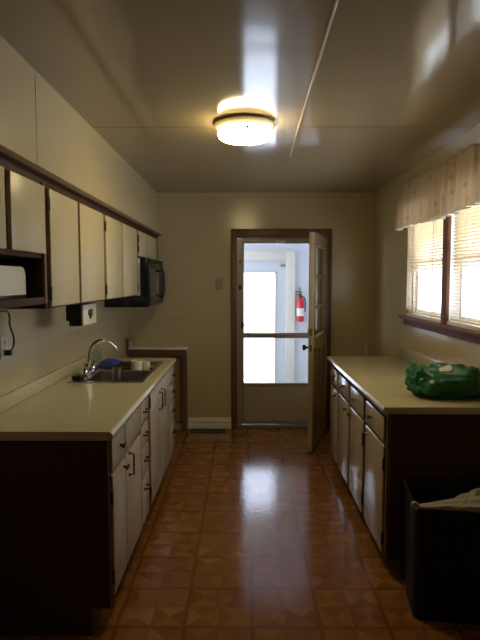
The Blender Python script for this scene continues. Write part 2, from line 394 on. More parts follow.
dpart(mt, 'muntin', M_edoor)
dpart(MB().box(.115, Wd-.115, -T/2-.003, -T/2+.003, 1.03, z1-.11), 'window_pane', M_glass)
def knob(sg, m):
    yb = y1 if sg > 0 else y0
    prof = [(.0, 0), (.028, 0), (.028, .004), (.011, .008), (.010, .03), (.022, .036), (.028, .048), (.024, .06), (.0, .064)]
    k = MB().lathe([(r, z*sg) for r, z in prof], (0, 0, 0), 24, axis='y')
    bmesh.ops.translate(k.bm, vec=(Wd-.065, yb, .945), verts=k.bm.verts)
    return k.build('door_knob', m, kd)
sgn = 1
knob(1, M_brass); knob(-1, M_hard)
dpart(MB().cyl((Wd-.065, y1, 1.09), (Wd-.065, y1+.012, 1.09), .026).cyl((Wd-.065, y0, 1.09), (Wd-.065, y0-.014, 1.09), .026).box(Wd-.072, Wd-.058, y1+.012, y1+.03, 1.075, 1.105, bev=.003), 'deadbolt', M_brass)
dpart(MB().box(Wd-.001, Wd+.0015, y0+.011, y1-.011, 1.06, 1.12).cyl((Wd, -T/2, 1.09), (Wd+.012, -T/2, 1.09), .008), 'bolt_plate', M_brass)
dpart(MB().box(Wd-.001, Wd+.0015, y0+.011, y1-.011, .915, .975).box(Wd, Wd+.01, -T/2-.007, -T/2+.007, .935, .955, bev=.002), 'latch_plate', M_brass)
for z in (.25, 1.0, 1.75):
    dpart(MB().cyl((.0, .004, z-.045), (.0, .004, z+.045), .005, seg=10), 'hinge', M_brass)

# ------------------------------------------------------------------ cabinet helpers
def hinge_box(x, y, z, parent, face=1):
    MB().box(x, x+face*.006, y-.009, y+.009, z-.028, z+.028, bev=.003).cyl((x+face*.005, y, z-.032), (x+face*.005, y, z+.032), .004, seg=8).build('hinge', M_hard, parent)

# ---- upper cabinets on the left wall (front plane x=-.88, doors to -.86)
UX, UD, UT = -.88, -.86, 2.0
def upper(label, y0, y1, zb, doors, niche=False):
    t = thing('wall_cabinet', label, 'cabinet', ((XL+UX)/2, (y0+y1)/2, zb), 'brown framed cabinets along the left wall')
    if niche:
        m = MB(); zc = 1.645
        m.box(XL, UX, y0, y1, zc, UT); m.box(XL, UX, y0, y0+.02, zb, zc); m.box(XL, UX, y1-.02, y1, zb, zc)
        m.box(XL, UX, y0+.02, y1-.02, zb, zb+.02); m.box(XL, XL+.01, y0+.02, y1-.02, zb+.02, zc)
        m.build('cabinet_body', M_brown, t)
        box('front_stile', M_crown, t, UX, UX+.012, y1-.03, y1-.004, zb, UT-.03)
        box('shelf_edge', M_brown, t, UX, UX+.008, y0, y1-.03, zb, zb+.03)
    else:
        MB().box(XL, UX, y0, y1, zb, UT).build('cabinet_body', M_brown, t)
    for (a, b_, z0_, z1_, hs) in doors:
        d_ = MB().box(UX, UD, a, b_, z0_, z1_, bev=.004).build('door', M_door, t)
        for hz in ((z0_+.06, z1_-.07) if hs else ()):
            hinge_box(UD-.004, (a-.011 if hs < 0 else b_+.011), hz, d_)
    return t
upper('brown wall cabinet with two short cream doors above an open niche', 1.56, 2.392, 1.446, [(1.58, 1.972, 1.663, 1.955, 0), (2.019, 2.365, 1.663, 1.955, 0)], niche=True)
upper('wall cabinet with two tall cream doors, next to the open niche', 2.394, 3.372, 1.422, [(2.425, 2.833, 1.430, 1.955, -1), (2.869, 3.35, 1.430, 1.955, 0)])
t = upper('wall cabinet with two tall cream doors, beside the black microwave', 3.374, 4.41, 1.422, [(3.405, 3.838, 1.430, 1.955, -1), (3.884, 4.395, 1.430, 1.955, 0)])
upper('short wall cabinet with small cream doors above the black microwave', 4.412, 5.56, 1.735, [(4.46, 4.90, 1.748, 1.955, -1), (4.955, 5.385, 1.748, 1.955, 0)])
s_ = box('side_panel', M_dooredge, t, XL+.002, UD, 4.411, 4.50, 1.422, 1.732); s_['label'] = 'cream end panel hanging below the short doors'
hinge_box(UD-.004, 4.403, 1.50, s_)
b = MB().prism([(-.876, 2.022), (-.848, 2.022), (-.842, 2.014), (-.848, 2.004), (-.852, 2.0), (-.876, 2.0)], 'y', 1.5, YB)
# seat it on the cabinet fronts
struct(b.build('trim_9', M_crown), 'brown moulding where soffit meets the wall cabinets', 'trim')

# ---- microwave
my0, my1, mx, mz0, mz1 = 4.585, 5.345, -.79, 1.318, 1.733
t = thing('microwave_oven', 'black microwave oven hung under the short wall cabinet', 'microwave', (-1.0, 4.96, mz0))
box('casing', M_blackgloss, t, XL+.002, mx-.03, my0, my1, mz0, mz1, bev=.006)
MB().box(mx-.03, mx, my0, 5.12, mz0+.04, mz1-.045, bev=.006).build('door_panel', M_black, t)
MB().box(mx, mx+.004, my0+.05, 5.02, mz0+.085, mz1-.085, bev=.002).build('window_pane', M_mwglass, t)
MB().box(mx-.03, mx, 5.122, my1, mz0+.04, mz1-.045, bev=.006).build('control_panel', M_black, t)
kp = MB()
for i in range(5):
    for j in range(3): kp.box(mx, mx+.003, 5.15+j*.058, 5.195+j*.058, 1.40+i*.04, 1.425+i*.04)
kp.build('keypad', M_hard, t)
box('display', M_mwglass, t, mx, mx+.003, 5.15, 5.31, 1.615, 1.655)
hp_ = [(mx, 5.055, mz0+.085), (mx+.03, 5.055, mz0+.075), (mx+.045, 5.055, mz0+.11), (mx+.05, 5.055, mz0+.19), (mx+.045, 5.055, mz1-.125), (mx+.03, 5.055, mz1-.09), (mx, 5.055, mz1-.1)]
MB().tube(hp_, .0125).build('handle', M_black, t)
v = MB().box(mx-.03, mx-.004, my0, my1, mz1-.043, mz1)
for i in range(24): v.box(mx-.004, mx, my0+.02+i*.03, my0+.036+i*.03, mz1-.035, mz1-.008)
v.build('vent_grille', M_black, t)
MB().prism([(mx-.03, mz0+.002), (mx-.008, mz0+.012), (mx, mz0+.038), (mx-.03, mz0+.038)], 'y', my0, my1).build('lower_lip', M_black, t)

# ---- can opener under the tall cabinet
t = thing('can_opener', 'black boxy can opener with white front, hung under wall cabinet', 'can opener', (-.97, 3.2, 1.29))
MB().box(-1.012, -.925, 3.06, 3.345, 1.315, 1.41, bev=.006).box(-.995, -.925, 3.06, 3.345, 1.287, 1.32, bev=.005).box(-1.01, -.95, 3.09, 3.31, 1.408, 1.4215).build('casing', M_black, t)
MB().box(-.925, -.913, 3.064, 3.341, 1.288, 1.408, bev=.004).build('front_plate', M_whiteplastic, t)
h_ = MB()
h_.cyl((-.913, 3.182, 1.358), (-.908, 3.182, 1.358), .02, seg=20).cyl((-.913, 3.225, 1.358), (-.908, 3.225, 1.358), .02, seg=20)
h_.prism([(3.163, 1.353), (3.244, 1.353), (3.2025, 1.318)], 'x', -.913, -.908)
h_.build('cutter_plate', M_fan, t)
MB().cyl((-.908, 3.2025, 1.35), (-.895, 3.2025, 1.35), .012).build('cutter_wheel', M_steel, t)

# ---- white appliance in the niche
t = thing('toaster', 'cream rounded toaster on a black base in the open cabinet niche', 'toaster', (-1.03, 2.18, 1.467))
MB().box(-1.125, -.935, 2.015, 2.325, 1.4675, 1.488, bev=.008).build('base', M_black, t)
def rrect(y0, y1, z0, z1, r, n=6):
    P_ = [(y0, z0), (y1, z0)]
    for i in range(n+1):
        a = PI/2*i/n; P_.append((y1-r+r*math.cos(a), z1-r+r*math.sin(a)))
    for i in range(n+1):
        a = PI/2+PI/2*i/n; P_.append((y0+r+r*math.cos(a), z1-r+r*math.sin(a)))
    return P_
MB().prism(rrect(2.02, 2.32, 1.488, 1.606, .045), 'x', -1.12, -.935).build('shell', M_whiteplastic, t)
MB().box(-.935, -.918, 1.99, 2.014, 1.505, 1.555, bev=.004).build('lever', M_black, t)
MB().box(-1.07, -1.05, 2.07, 2.27, 1.602, 1.6075).box(-1.01, -.99, 2.07, 2.27, 1.602, 1.6075).build('bread_slot', M_black, t)
cd = MB().tube([(-1.12, 2.31, 1.475), (-1.15, 2.345, 1.47), (-1.155, 2.375, 1.44), (-1.155, 2.42, 1.405), (-1.150, 2.60, 1.40), (-1.150, 2.640, 1.37), (-1.150, 2.640, 1.33), (-1.145, 2.668, 1.27), (-1.148, 2.672, 1.225), (-1.155, 2.655, 1.20), (-1.163, 2.645, 1.192)], .0045).build('power_cord', M_black, t)
MB().box(-1.178, -1.145, 2.63, 2.66, 1.178, 1.205, bev=.006).build('plug', M_black, cd)

def outlet(name, label, cat, x, y, z, axis, toggle=False, m=M_whiteplastic, w=.07, h=.115):
    t = thing(name, label, cat, (x, y, z))
    def bx(a0, a1, d0, d1, z0, z1, bev=0):
        mb = MB()
        if axis == 'x+': mb.box(x+d0, x+d1, y+a0, y+a1, z+z0, z+z1, bev=bev)
        if axis == 'y-': mb.box(x+a0, x+a1, y-d1, y-d0, z+z0, z+z1, bev=bev)
        return mb
    bx(-w/2, w/2, 0, .006, -h/2, h/2, .002).build('cover_plate', m, t)
    if toggle:
        bx(-.008, .008, .006, .018, -.006, .018, .002).build('toggle', M_beige, t)
    else:
        for dz in (-.024, .024):
            s = bx(-.015, .015, .006, .008, dz-.016, dz+.016, .0009).build('socket', M_whiteplastic, t)
            for da in (-.007, .005): bx(da, da+.003, .008, .0085, dz-.006, dz+.008).build('slot', M_black, s)
    return t
outlet('wall_outlet', 'cream double wall outlet with a black plug, above the left counter', 'outlet', XL, 2.645, 1.218, 'x+')
outlet('light_switch', 'beige light switch on the end wall left of the doorway', 'light switch', -.250, YB, 1.508, 'y-', toggle=True, m=M_edoor2)
outlet('wall_outlet', 'small beige wall outlet in the far right corner above the counter', 'outlet', 1.268, YB, .835, 'y-', m=M_beige, w=.07, h=.10)

# ------------------------------------------------------------------ left base run
BX, BD = -.59, -.57           # frame plane, door plane
CT, CB = .91, .872            # counter top and underside
def bar_pull(parent, x, y, z, L, horizontal=True, face=1, m=M_hard):
    e = .024*face
    if horizontal:
        pts = [(x, y-L/2, z), (x+e, y-L/2+.004, z), (x+e, y+L/2-.004, z), (x, y+L/2, z)]
    else:
        pts = [(x, y, z-L/2), (x+e, y, z-L/2+.004), (x+e, y, z+L/2-.004), (x, y, z+L/2)]
    k = MB().tube(pts, .0048, seg=8, smooth=0)
    for q in (pts[0], pts[-1]): k.cyl((q[0], q[1], q[2]), (q[0]+.004*face, q[1], q[2]), .009, seg=12)
    return k.build('handle', m, parent)
def base_left(label, y0, y1, fronts, end=False):
    t = thing('base_cabinet', label, 'cabinet', (-.88, (y0+y1)/2, 0), 'cream fronted base cabinets')
    XB = XL+.022; m = MB().box(XB, BX, y0, y1, .13, .73).box(XB, BX-.075, y0, y1, 0, .13).box(BX-.018, BX, y0, y1, .73, CB).box(XB, BX-.018, y0, y0+.016, .73, CB).box(XB, BX-.018, y1-.016, y1, .73, CB)
    m.build('cabinet_body', M_brown, t)
    if end:
        MB().prism([(XB, 0), (BX-.07, 0), (BX-.07, .125), (BX+.012, .125), (BX+.012, CB), (XB, CB)], 'y', y0-.016, y0).build('end_panel', M_brown, t)
    for (kind, a, b_, z0, z1, hd) in fronts:
        o = MB().box(BX, BD, a, b_, z0, z1, bev=.005).build(kind, M_bead if kind == 'door' else M_dooredge, t)
        if hd:
            for (hk, hy, hz, L) in hd:
                if hk == 'h': bar_pull(o, BD, hy, hz, L)
                if hk == 'v': bar_pull(o, BD, hy, hz, L, False)
                if hk == 't': MB().cyl((BD, hy, hz), (BD+.02, hy, hz), .006, seg=10).box(BD+.016, BD+.026, hy-.028, hy+.028, hz-.006, hz+.006, bev=.003).build('handle', M_hard, o)
                if hk == 'hinge': hinge_box(BD-.006, hy, hz, o)
    return t
bz = (.69, .86)
tA = base_left('base cabinet with dark end panel, nearest on the left', 2.262, 3.226, [
    ('drawer', 2.30, 2.545, .715, .858, [('t', 2.44, .79, 0)]),
    ('drawer', 2.567, 2.942, .715, .858, None),
    ('door', 2.305, 2.553, .15, .695, [('t', 2.505, .665, 0), ('hinge', 2.292, .60, 0), ('hinge', 2.292, .24, 0)]),
    ('door', 2.565, 2.942, .15, .695, [('v', 2.63, .635, .11)]),
    ('drawer', 2.957, 3.185, .735, .858, [('h', 3.06, .80, .07)]),
    ('drawer', 2.957, 3.185, .60, .720, [('h', 3.06, .665, .07)]),
    ('drawer', 2.957, 3.185, .43, .585, [('h', 3.06, .515, .07)]),
    ('drawer', 2.957, 3.185, .15, .415, [('h', 3.06, .35, .07)])], end=True)
base_left('sink base cabinet with a pair of tall cream doors under the sink', 3.228, 4.142, [
    ('door', 3.27, 3.645, .15, .858, [('v', 3.60, .735, .12), ('hinge', 3.255, .80, 0), ('hinge', 3.255, .24, 0)]),
    ('door', 3.66, 4.125, .15, .858, [('v', 3.71, .735, .12)])])
base_left('narrow base cabinet of four small drawers, farthest along the sink run', 4.144, 4.385, [
    ('drawer', 4.158, 4.375, .735, .858, [('h', 4.29, .79, .07)]),
    ('drawer', 4.158, 4.375, .60, .720, [('h', 4.29, .655, .07)]),
    ('drawer', 4.158, 4.375, .43, .585, [('h', 4.29, .50, .07)]),
    ('drawer', 4.158, 4.375, .15, .415, [('h', 4.29, .33, .07)])])
# countertop with a hole for the sink
SX0, SX1, SYa, SYb = -1.10, -.625, 3.32, 4.19
t = thing('countertop', 'long cream laminate countertop around the steel sink', 'countertop', (-.87, 3.3, CB))
c = MB(); e_ = .022
c.box(XL, -.575, 2.236, SYa+e_, CB, CT); c.box(XL, -.575, SYb-e_, 4.402, CB, CT); c.box(XL, SX0+e_, SYa+e_, SYb-e_, CB, CT); c.box(SX1-e_, -.575, SYa+e_, SYb-e_, CB, CT)
c.build('slab', M_counter, t)
n = [(-.575, CB)]+[(-.571+.019*math.sin(a), (CB+CT)/2-.019*math.cos(a)) for a in [PI*i/10 for i in range(11)]]+[(-.575, CT)]
MB().prism(n, 'y', 2.236, 4.402).build('front_edge', M_nose, t)
MB().box(XL, XL+.022, 2.236, 4.402, CT, .985, bev=.006).build('backsplash', M_counter, t)
# sink
t = thing('kitchen_sink', 'stainless steel double bowl sink set in the left countertop', 'sink', (-.86, 3.75, CT-.17))
r = MB(); zt = CT+.006
bx0, bx1 = -1.0, -.655; b1, b2, b3, b4 = 3.36, 3.735, 3.775, 4.15
r.box(SX0, bx0, SYa, SYb, CT+.0005, zt, bev=.003); r.box(bx1, SX1, SYa, SYb, CT+.0005, zt, bev=.003)
for (a, b_) in ((SYa, b1), (b2, b3), (b4, SYb)): r.box(bx0, bx1, a, b_, CT+.0005, zt, bev=.003)
r.build('rim', M_steel, t)
for (a, b_) in ((b1, b2), (b3, b4)):
    q = MB(); zb = CT-.165
    q.box(bx0-.004, bx1+.004, a-.004, b_+.004, zb-.004, zb)
    q.box(bx0-.004, bx0, a-.004, b_+.004, zb, CT+.003); q.box(bx1, bx1+.004, a-.004, b_+.004, zb, CT+.003)
    q.box(bx0, bx1, a-.004, a, zb, CT+.003); q.box(bx0, bx1, b_, b_+.004, zb, CT+.003)
    bo = q.build('bowl', M_steel, t)
    MB().cyl(((bx0+bx1)/2, (a+b_)/2, zb), ((bx0+bx1)/2, (a+b_)/2, zb+.004), .04, seg=24).build('drain', M_chrome, bo)
# faucet
t = thing('faucet', 'chrome gooseneck faucet with two handles behind the sink', 'faucet', (-1.045, 3.60, zt))
MB().box(-1.075, -1.02, 3.48, 3.72, zt, zt+.02, bev=.008).build('deck_plate', M_chrome, t)
MB().tube([(-1.045, 3.60, zt+.018), (-1.045, 3.60, 1.03), (-1.03, 3.61, 1.10), (-.99, 3.635, 1.135), (-.935, 3.665, 1.135), (-.89, 3.695, 1.095), (-.878, 3.703, 1.06)], .0095, seg=14).build('spout', M_chrome, t)
MB().lathe([(.02, zt+.015), (.02, zt+.05), (.013, zt+.06)], (-1.045, 3.60, 0), 20).build('spout_base', M_chrome, t)
for yy in (3.515, 3.685):
    MB().lathe([(.0, zt+.018), (.021, zt+.018), (.021, zt+.035), (.014, zt+.05), (.022, zt+.058), (.024, zt+.085), (.0, zt+.09)], (-1.045, yy, 0), 20).build('handle', M_chrome, t)
# items around the sink
o = MB().lathe([(.0, zt), (.033, zt), (.036, zt+.005), (.036, zt+.11), (.030, zt+.135), (.014, zt+.15), (.014, zt+.175), (.0, zt+.175)], (-1.055, 3.86, 0), 24).build('bottle_body', M_clear)
o.name = 'soap_bottle'; tag(o, 'clear soap bottle standing behind the faucet', 'bottle')
MB().cyl((-1.055, 3.86, zt+.175), (-1.055, 3.86, zt+.195), .012).build('cap', M_whiteplastic, o)
# blue cloth, folded over the sink deck
b = MB(); bm = b.bm; nx, ny = 10, 16
G = {}
for side in (0, 1):
    for i in range(nx+1):
        for j in range(ny+1):
            x = -1.08+.13*i/nx; y = 3.93+.24*j/ny
            hgt = .03*max(0., 1-abs(i/nx*2-1)**3)*max(0., 1-abs(j/ny*2-1)**4)+.006*noise.noise((x*40, y*30, 3))
            G[side, i, j] = bm.verts.new((x, y, zt+.0015+(max(.004, hgt+.006) if side else 0)))
for i in range(nx):
    for j in range(ny):
        bm.faces.new((G[1, i, j], G[1, i+1, j], G[1, i+1, j+1], G[1, i, j+1])); bm.faces.new((G[0, i, j], G[0, i, j+1], G[0, i+1, j+1], G[0, i+1, j]))
for i in range(nx):
    bm.faces.new((G[0, i, 0], G[0, i+1, 0], G[1, i+1, 0], G[1, i, 0])); bm.faces.new((G[0, i+1, ny], G[0, i, ny], G[1, i, ny], G[1, i+1, ny]))
for j in range(ny):
    bm.faces.new((G[0, 0, j+1], G[0, 0, j], G[1, 0, j], G[1, 0, j+1])); bm.faces.new((G[0, nx, j], G[0, nx, j+1], G[1, nx, j+1], G[1, nx, j]))
tag(b.build('dish_cloth', M_blue), 'crumpled blue dish cloth on the back rim of the sink', 'cloth')
zs = CT-.165
def tumbler(label, x, y, r, h, m, handle=False, z=zs):
    o = MB().lathe([(.0, z+.001), (r*.82, z+.001), (r, z+h), (r-.004, z+h), (r*.82-.004, z+.008), (.0, z+.008)], (x, y, 0), 28).build('tumbler' if not handle else 'mug', m)
    tag(o, label, 'cup')
    if handle: MB().tube([(x+r*.88, y, z+h*.8), (x+r+.025, y, z+h*.75), (x+r+.025, y, z+h*.4), (x+r*.84, y, z+h*.3)], .005).build('handle', m, o)
    return o
tumbler('tall white tumbler standing in the far sink bowl', -.785, 3.93, .042, .215, M_whiteplastic)
tumbler('steel tumbler standing in the near sink bowl', -.86, 3.62, .032, .215, M_steel)
tumbler('small white mug standing in the far sink bowl', -.74, 4.05, .032, .19, M_whiteplastic, True)
o = MB().box(-1.09, -1.025, 3.37, 3.455, zt, zt+.03, bev=.012, seg=3).build('scrubber', M_black); tag(o, 'dark scrubber lying on the near corner of the sink rim', 'scrubber')

# ---- ledge in the far left corner
t = thing('wall_ledge', 'shallow brown-framed ledge unit in the far left corner beside the white baseboard', 'ledge', (-.88, 5.5, 0))
MB().box(XL, -.57, 5.43, YB, .845, .868, bev=.004).build('ledge_top', M_white, t)
MB().box(XL, -.585, 5.44, 5.46, .79, .845).build('top_rail', M_trimwood, t)
MB().box(-.63, -.585, 5.44, YB-.001, .0, .79).build('post', M_trimwood, t)
MB().box(XL, -.63, 5.545, YB-.001, .07, .845).build('back_panel', M_edoor2, t)
MB().box(XL, -.63, 5.50, YB-.001, 0, .065).build('bottom_rail', M_edoor, t)
MB().box(XL, XL+.02, 5.40, 5.428, .80, .965).build('side_strip', M_trimwood, t)
MB().box(XL, XL+.04, 5.435, YB-.001, .868, .94, bev=.004).build('backsplash', M_counter, t)

# ---- floor register
t = thing('floor_vent', 'dark slotted floor register below the white baseboard', 'vent', (-.36, 5.44, 0))
MB().box(-.53, -.185, 5.40, 5.50, 0, .004).build('base_plate', M_black, t)
fr = MB().box(-.54, -.175, 5.39, 5.402, 0, .008).box(-.54, -.175, 5.498, 5.51, 0, .008).box(-.54, -.528, 5.402, 5.498, 0, .008).box(-.187, -.175, 5.402, 5.498, 0, .008)
fr.build('frame', M_black, t)
sl = MB()
for i in range(16): sl.box(-.52+i*.021, -.513+i*.021, 5.402, 5.498, .004, .0075)
sl.build('grille', M_black, t)

# ------------------------------------------------------------------ right base run
RX, RD = .745, .73
def base_right(label, y0, y1, fronts, end=False):
    t = thing('base_cabinet', label, 'cabinet', (1.03, (y0+y1)/2, 0), 'cream fronted base cabinets')
    MB().box(RX, XR-.022, y0, y1, .10, CB).box(RX+.075, XR-.022, y0, y1, 0, .10).build('cabinet_body', M_brown, t)
    if end:
        MB().prism([(XR-.022, 0), (RX+.085, 0), (RX+.085, .10), (RX-.01, .10), (RX-.01, CB), (XR-.022, CB)], 'y', y0-.016, y0).build('end_panel', M_brown, t)
        MB().box(RX-.006, RX+.006, y0-.018, y0+.028, .10, CB).build('front_stile', M_crown, t)
    for (kind, a, b_, z0, z1, hd) in fronts:
        o = MB().box(RD, RX, a, b_, z0, z1, bev=.013, seg=3).build(kind, M_dooredge, t)
        for (hk, hy, hz) in hd:
            if hk == 'knob': MB().lathe([(.0, 0), (.012, 0), (.008, .005), (.007, .014), (.015, .02), (.013, .028), (.0, .03)], (0, 0, 0), 18, axis='x').build('knob', M_brass, o).location = Vector((RD, hy, hz))-Vector(t.location)
            else: hinge_box(RD+.004, hy, hz, o, -1)
    # knobs were made about the origin and point along -x
    return t
RT = (.705, .835); RB = (.105, .685)
t = base_right('cream fronted base cabinet nearest the trash bin', 2.722, 3.687, [
    ('drawer', 2.775, 3.185, *RT, [('knob', 3.03, .775)]), ('drawer', 3.262, 3.655, *RT, [('knob', 3.47, .775)]),
    ('door', 2.775, 3.185, *RB, [('knob', 3.16, .64), ('hinge', 2.762, .59), ('hinge', 2.762, .19)]), ('door', 3.262, 3.655, *RB, [('hinge', 3.245, .57), ('hinge', 3.245, .20), ('knob', 3.63, .64)])], True)
for d_ in t.children:
    for k in d_.children:
        if k.name.startswith('knob'): k.data.transform(Matrix.Translation(Vector(t.location))); k.data.transform(Matrix.Rotation(PI, 4, 'Z'))
t2 = base_right('cream fronted base cabinet beside the open door', 3.689, 4.50, [
    ('drawer', 3.726, 4.112, *RT, [('knob', 3.91, .775)]), ('drawer', 4.182, 4.47, *RT, [('knob', 4.33, .775)]),
    ('door', 3.726, 4.112, *RB, [('knob', 3.77, .64)]), ('door', 4.182, 4.47, *RB, [('knob', 4.22, .64)])])
for d_ in t2.children:
    for k in d_.children:
        if k.name.startswith('knob'): k.data.transform(Matrix.Translation(Vector(t2.location))); k.data.transform(Matrix.Rotation(PI, 4, 'Z'))
t = thing('countertop', 'cream laminate countertop under the window', 'countertop', (1.02, 3.6, CB))
MB().box(.726, XR, 2.69, 4.52, CB, CT, bev=.003).build('slab', M_counter, t)
n = [(.726, CB)]+[(.722-.019*math.sin(a), (CB+CT)/2-.019*math.cos(a)) for a in [PI*i/10 for i in range(11)]]+[(.726, CT)]
MB().prism(n, 'y', 2.69, 4.52).build('front_edge', M_nose, t)
MB().box(XR-.022, XR, 2.69, 4.50, CT, 1.0, bev=.005).build('backsplash', M_counter, t)

# ------------------------------------------------------------------ window with blinds and valance
wn = MB()
xi, xo = XR, XR+.12
wn.box(XR, xo, WY0, WY0+.02, WZ0, WZ1); wn.box(XR+.05, xo, WY1-.02, WY1, WZ0, WZ1); wn.box(XR, xo, WY0+.02, WY1-.02, WZ1-.02, WZ1); wn.box(XR, xo, WY0+.02, WY1-.02, WZ0, WZ0+.02)
wo = struct(wn.build('window_1', M_white), 'brown wooden double window over the right counter', 'window')
box('mullion', M_windwood, wo, XR-.012, XR+.012, 3.515, 3.60, WZ0, WZ1, bev=.003)
box('mullion_post', M_white, wo, XR+.012, xo, 3.525, 3.59, WZ0, WZ1)
MB().box(XR-.055, XR+.0, WY0-.09, WY1+.035, WZ0-.022, WZ0, bev=.005).box(XR-.018, XR, WY0-.08, WY1+.02, WZ0-.07, WZ0-.022, bev=.003).build('window_sill', M_windwood, wo)
for (a, b_) in ((WY0+.02, 3.51), (3.60, WY1-.02)):
    s_ = MB(); q = .035
    s_.box(xo-.045, xo-.01, a, a+q, WZ0+.02, WZ1-.02); s_.box(xo-.045, xo-.01, b_-q, b_, WZ0+.02, WZ1-.02)
    s_.box(xo-.045, xo-.01, a+q, b_-q, WZ0+.02, WZ0+.02+q); s_.box(xo-.045, xo-.01, a+q, b_-q, WZ1-.02-q, WZ1-.02); s_.box(xo-.045, xo-.01, a+q, b_-q, 1.675, 1.705)
    sa = s_.build('sash', M_white, wo)
    box('window_pane', M_glass, sa, xo-.03, xo-.025, a+q, b_-q, WZ0+.02+q, WZ1-.02-q)
def blind(label, a, b_, wand):
    t = thing('window_blind', label, 'blind', (XR+.03, (a+b_)/2, WZ0+.03), 'cream slatted blinds in the window')
    MB().box(XR+.005, XR+.045, a, b_, WZ1-.055, WZ1-.022, bev=.003).build('headrail', M_blind, t)
    sl = MB(); z = WZ1-.075; xc = XR+.026
    while z > WZ0+.05:
        k = 1/(1+math.exp(-(z-1.615)*60))
        tilt = math.radians(3+36*k)      # the upper slats are shut further than the lower ones
        hw = .0125
        # camber profile, slightly arched, extruded along the window
        up = []; dn = []
        for i in range(5):
            s = -1+2*i/4; hgt = .0022*(1-s*s)
            px, pz = s*hw, hgt
            for lst, dz in ((up, .0005), (dn, -.0005)):
                lst.append((xc+px*math.cos(tilt)-(pz+dz)*math.sin(tilt), z+px*math.sin(tilt)*-1+(pz+dz)*math.cos(tilt)))
        sl.prism(up+dn[::-1], 'y', a+.006, b_-.006)
        z -= .0215
    sl.build('slats', M_blind, t)
    MB().box(XR+.014, XR+.038, a+.004, b_-.004, WZ0+.026, WZ0+.04, bev=.003).build('bottom_rail', M_blind, t)
    for f_ in (.18, .82): MB().cyl((xc-.014, a+(b_-a)*f_, WZ0+.04), (xc-.014, a+(b_-a)*f_, WZ1-.05), .0012, seg=6).build('ladder_cord', M_blind, t)
    MB().cyl((XR-.002, wand, WZ1-.06), (XR-.006, wand, WZ0-.06), .003, seg=8).build('tilt_wand', M_whiteplastic, t)
    return t
blind('cream slatted blind in the far half of the window', 3.655, WY1-.004, 3.80)
blind('cream slatted blind in the near half of the window', WY0+.03, 3.505, 2.45)
# valance
t = thing('window_valance', 'gathered printed tan valance hanging over the top of the window', 'valance', (XR-.06, 3.3, 1.95))
va = MB(); bm = va.bm; VY0, VY1 = 2.15, 4.43; NY, NZ = 420, 14
rows = []
for j in range(NZ+1):
    row = []
    f_ = j/NZ
    for i in range(NY+1):
        s = i/NY; y = VY0+(VY1-VY0)*s
        ph = 2*PI*(y*9+.35*math.sin(y*7))
        amp = .010+.016*f_
        if f_ < .12: amp = .014
        if .12 <= f_ < .2: amp = .006
        x = XR-.085-amp*math.sin(ph)-.006*math.sin(ph*2.3+1)
        z = 2.275-.33*f_+.008*math.sin(y*5)-.004*math.sin(ph*.5)*f_
        if j == 0: z += .006*math.sin(ph*1.7)
        row.append(bm.verts.new((x, y, z)))
    rows.append(row)
for j in range(NZ):
    for i in range(NY): bm.faces.new((rows[j][i], rows[j][i+1], rows[j+1][i+1], rows[j+1][i]))
fab = va.build('fabric', M_valance, t)
so = fab.modifiers.new('thickness', 'SOLIDIFY'); so.thickness = .002
MB().cyl((XR-.068, VY0-.01, 2.225), (XR-.068, VY1+.005, 2.225), .0045, seg=10).cyl((XR-.068, VY1+.004, 2.225), (XR, VY1+.004, 2.225), .0045, seg=10).cyl((XR-.068, VY0-.008, 2.225), (XR, VY0-.008, 2.225), .0045, seg=10).build('curtain_rod', M_whiteplastic, t)

# ------------------------------------------------------------------ ceiling lamp
LX, LY, LR = .007, 3.10, .160
t = thing('ceiling_light', 'round flush ceiling light with a lit glass drum', 'ceiling light', (LX, LY, H))
MB().lathe([(.0, H), (LR-.02, H), (LR+.008, H-.012), (LR+.013, H-.018), (LR+.011, H-.022), (LR-.010, H-.042), (.0, H-.042)][::-1], (LX, LY, 0), 56).build('pan', M_pan, t)
MB().lathe([(.0, H-.098), (LR-.05, H-.097), (LR-.026, H-.092), (LR-.013, H-.082), (LR-.009, H-.070), (LR-.014, H-.0425), (.0, H-.0425)], (LX, LY, 0), 56).build('glass_shade', M_lamp, t)
for k in range(3):
    a = -PI/2+.09+2*PI*k/3; cx, cy = LX+math.cos(a)*(LR+.006), LY+math.sin(a)*(LR+.006)
    cl = MB().cyl((cx, cy, H-.042), (cx, cy, H-.058), .004, seg=10).lathe([(.0, -.078), (.007, -.076), (.008, -.066), (.004, -.06)], (cx, cy, H), 14)
    cl.build('clip_screw', M_hard, t)

# ------------------------------------------------------------------ trash bin
t = thing('trash_bin', 'black plastic trash bin with a white liner beside the right cabinet', 'trash bin', (1.03, 2.487, 0))
def rr2(cx, cy, wx, wy, r, z, n=6):
    P_ = []
    for (sx, sy, a0) in ((1, 1, 0), (-1, 1, PI/2), (-1, -1, PI), (1, -1, 1.5*PI)):
        for i in range(n+1):
            a = a0+PI/2*i/n; P_.append(Vector((cx+sx*(wx/2-r)+r*math.cos(a), cy+sy*(wy/2-r)+r*math.sin(a), z)))
    return P_
def skin(rings, closed=True):
    b = MB(); bm = b.bm
    V = [[bm.verts.new(p) for p in r_] for r_ in rings]; n_ = len(V[0])
    for k in range(len(V)-1):
        for i in range(n_): bm.faces.new((V[k][i], V[k][(i+1) % n_], V[k+1][(i+1) % n_], V[k+1][i]))
    if closed: bm.faces.new(V[0][::-1]); bm.faces.new(V[-1])
    bmesh.ops.recalc_face_normals(bm, faces=bm.faces)
    return b
cx, cy = 1.03, 2.487
BH = .552
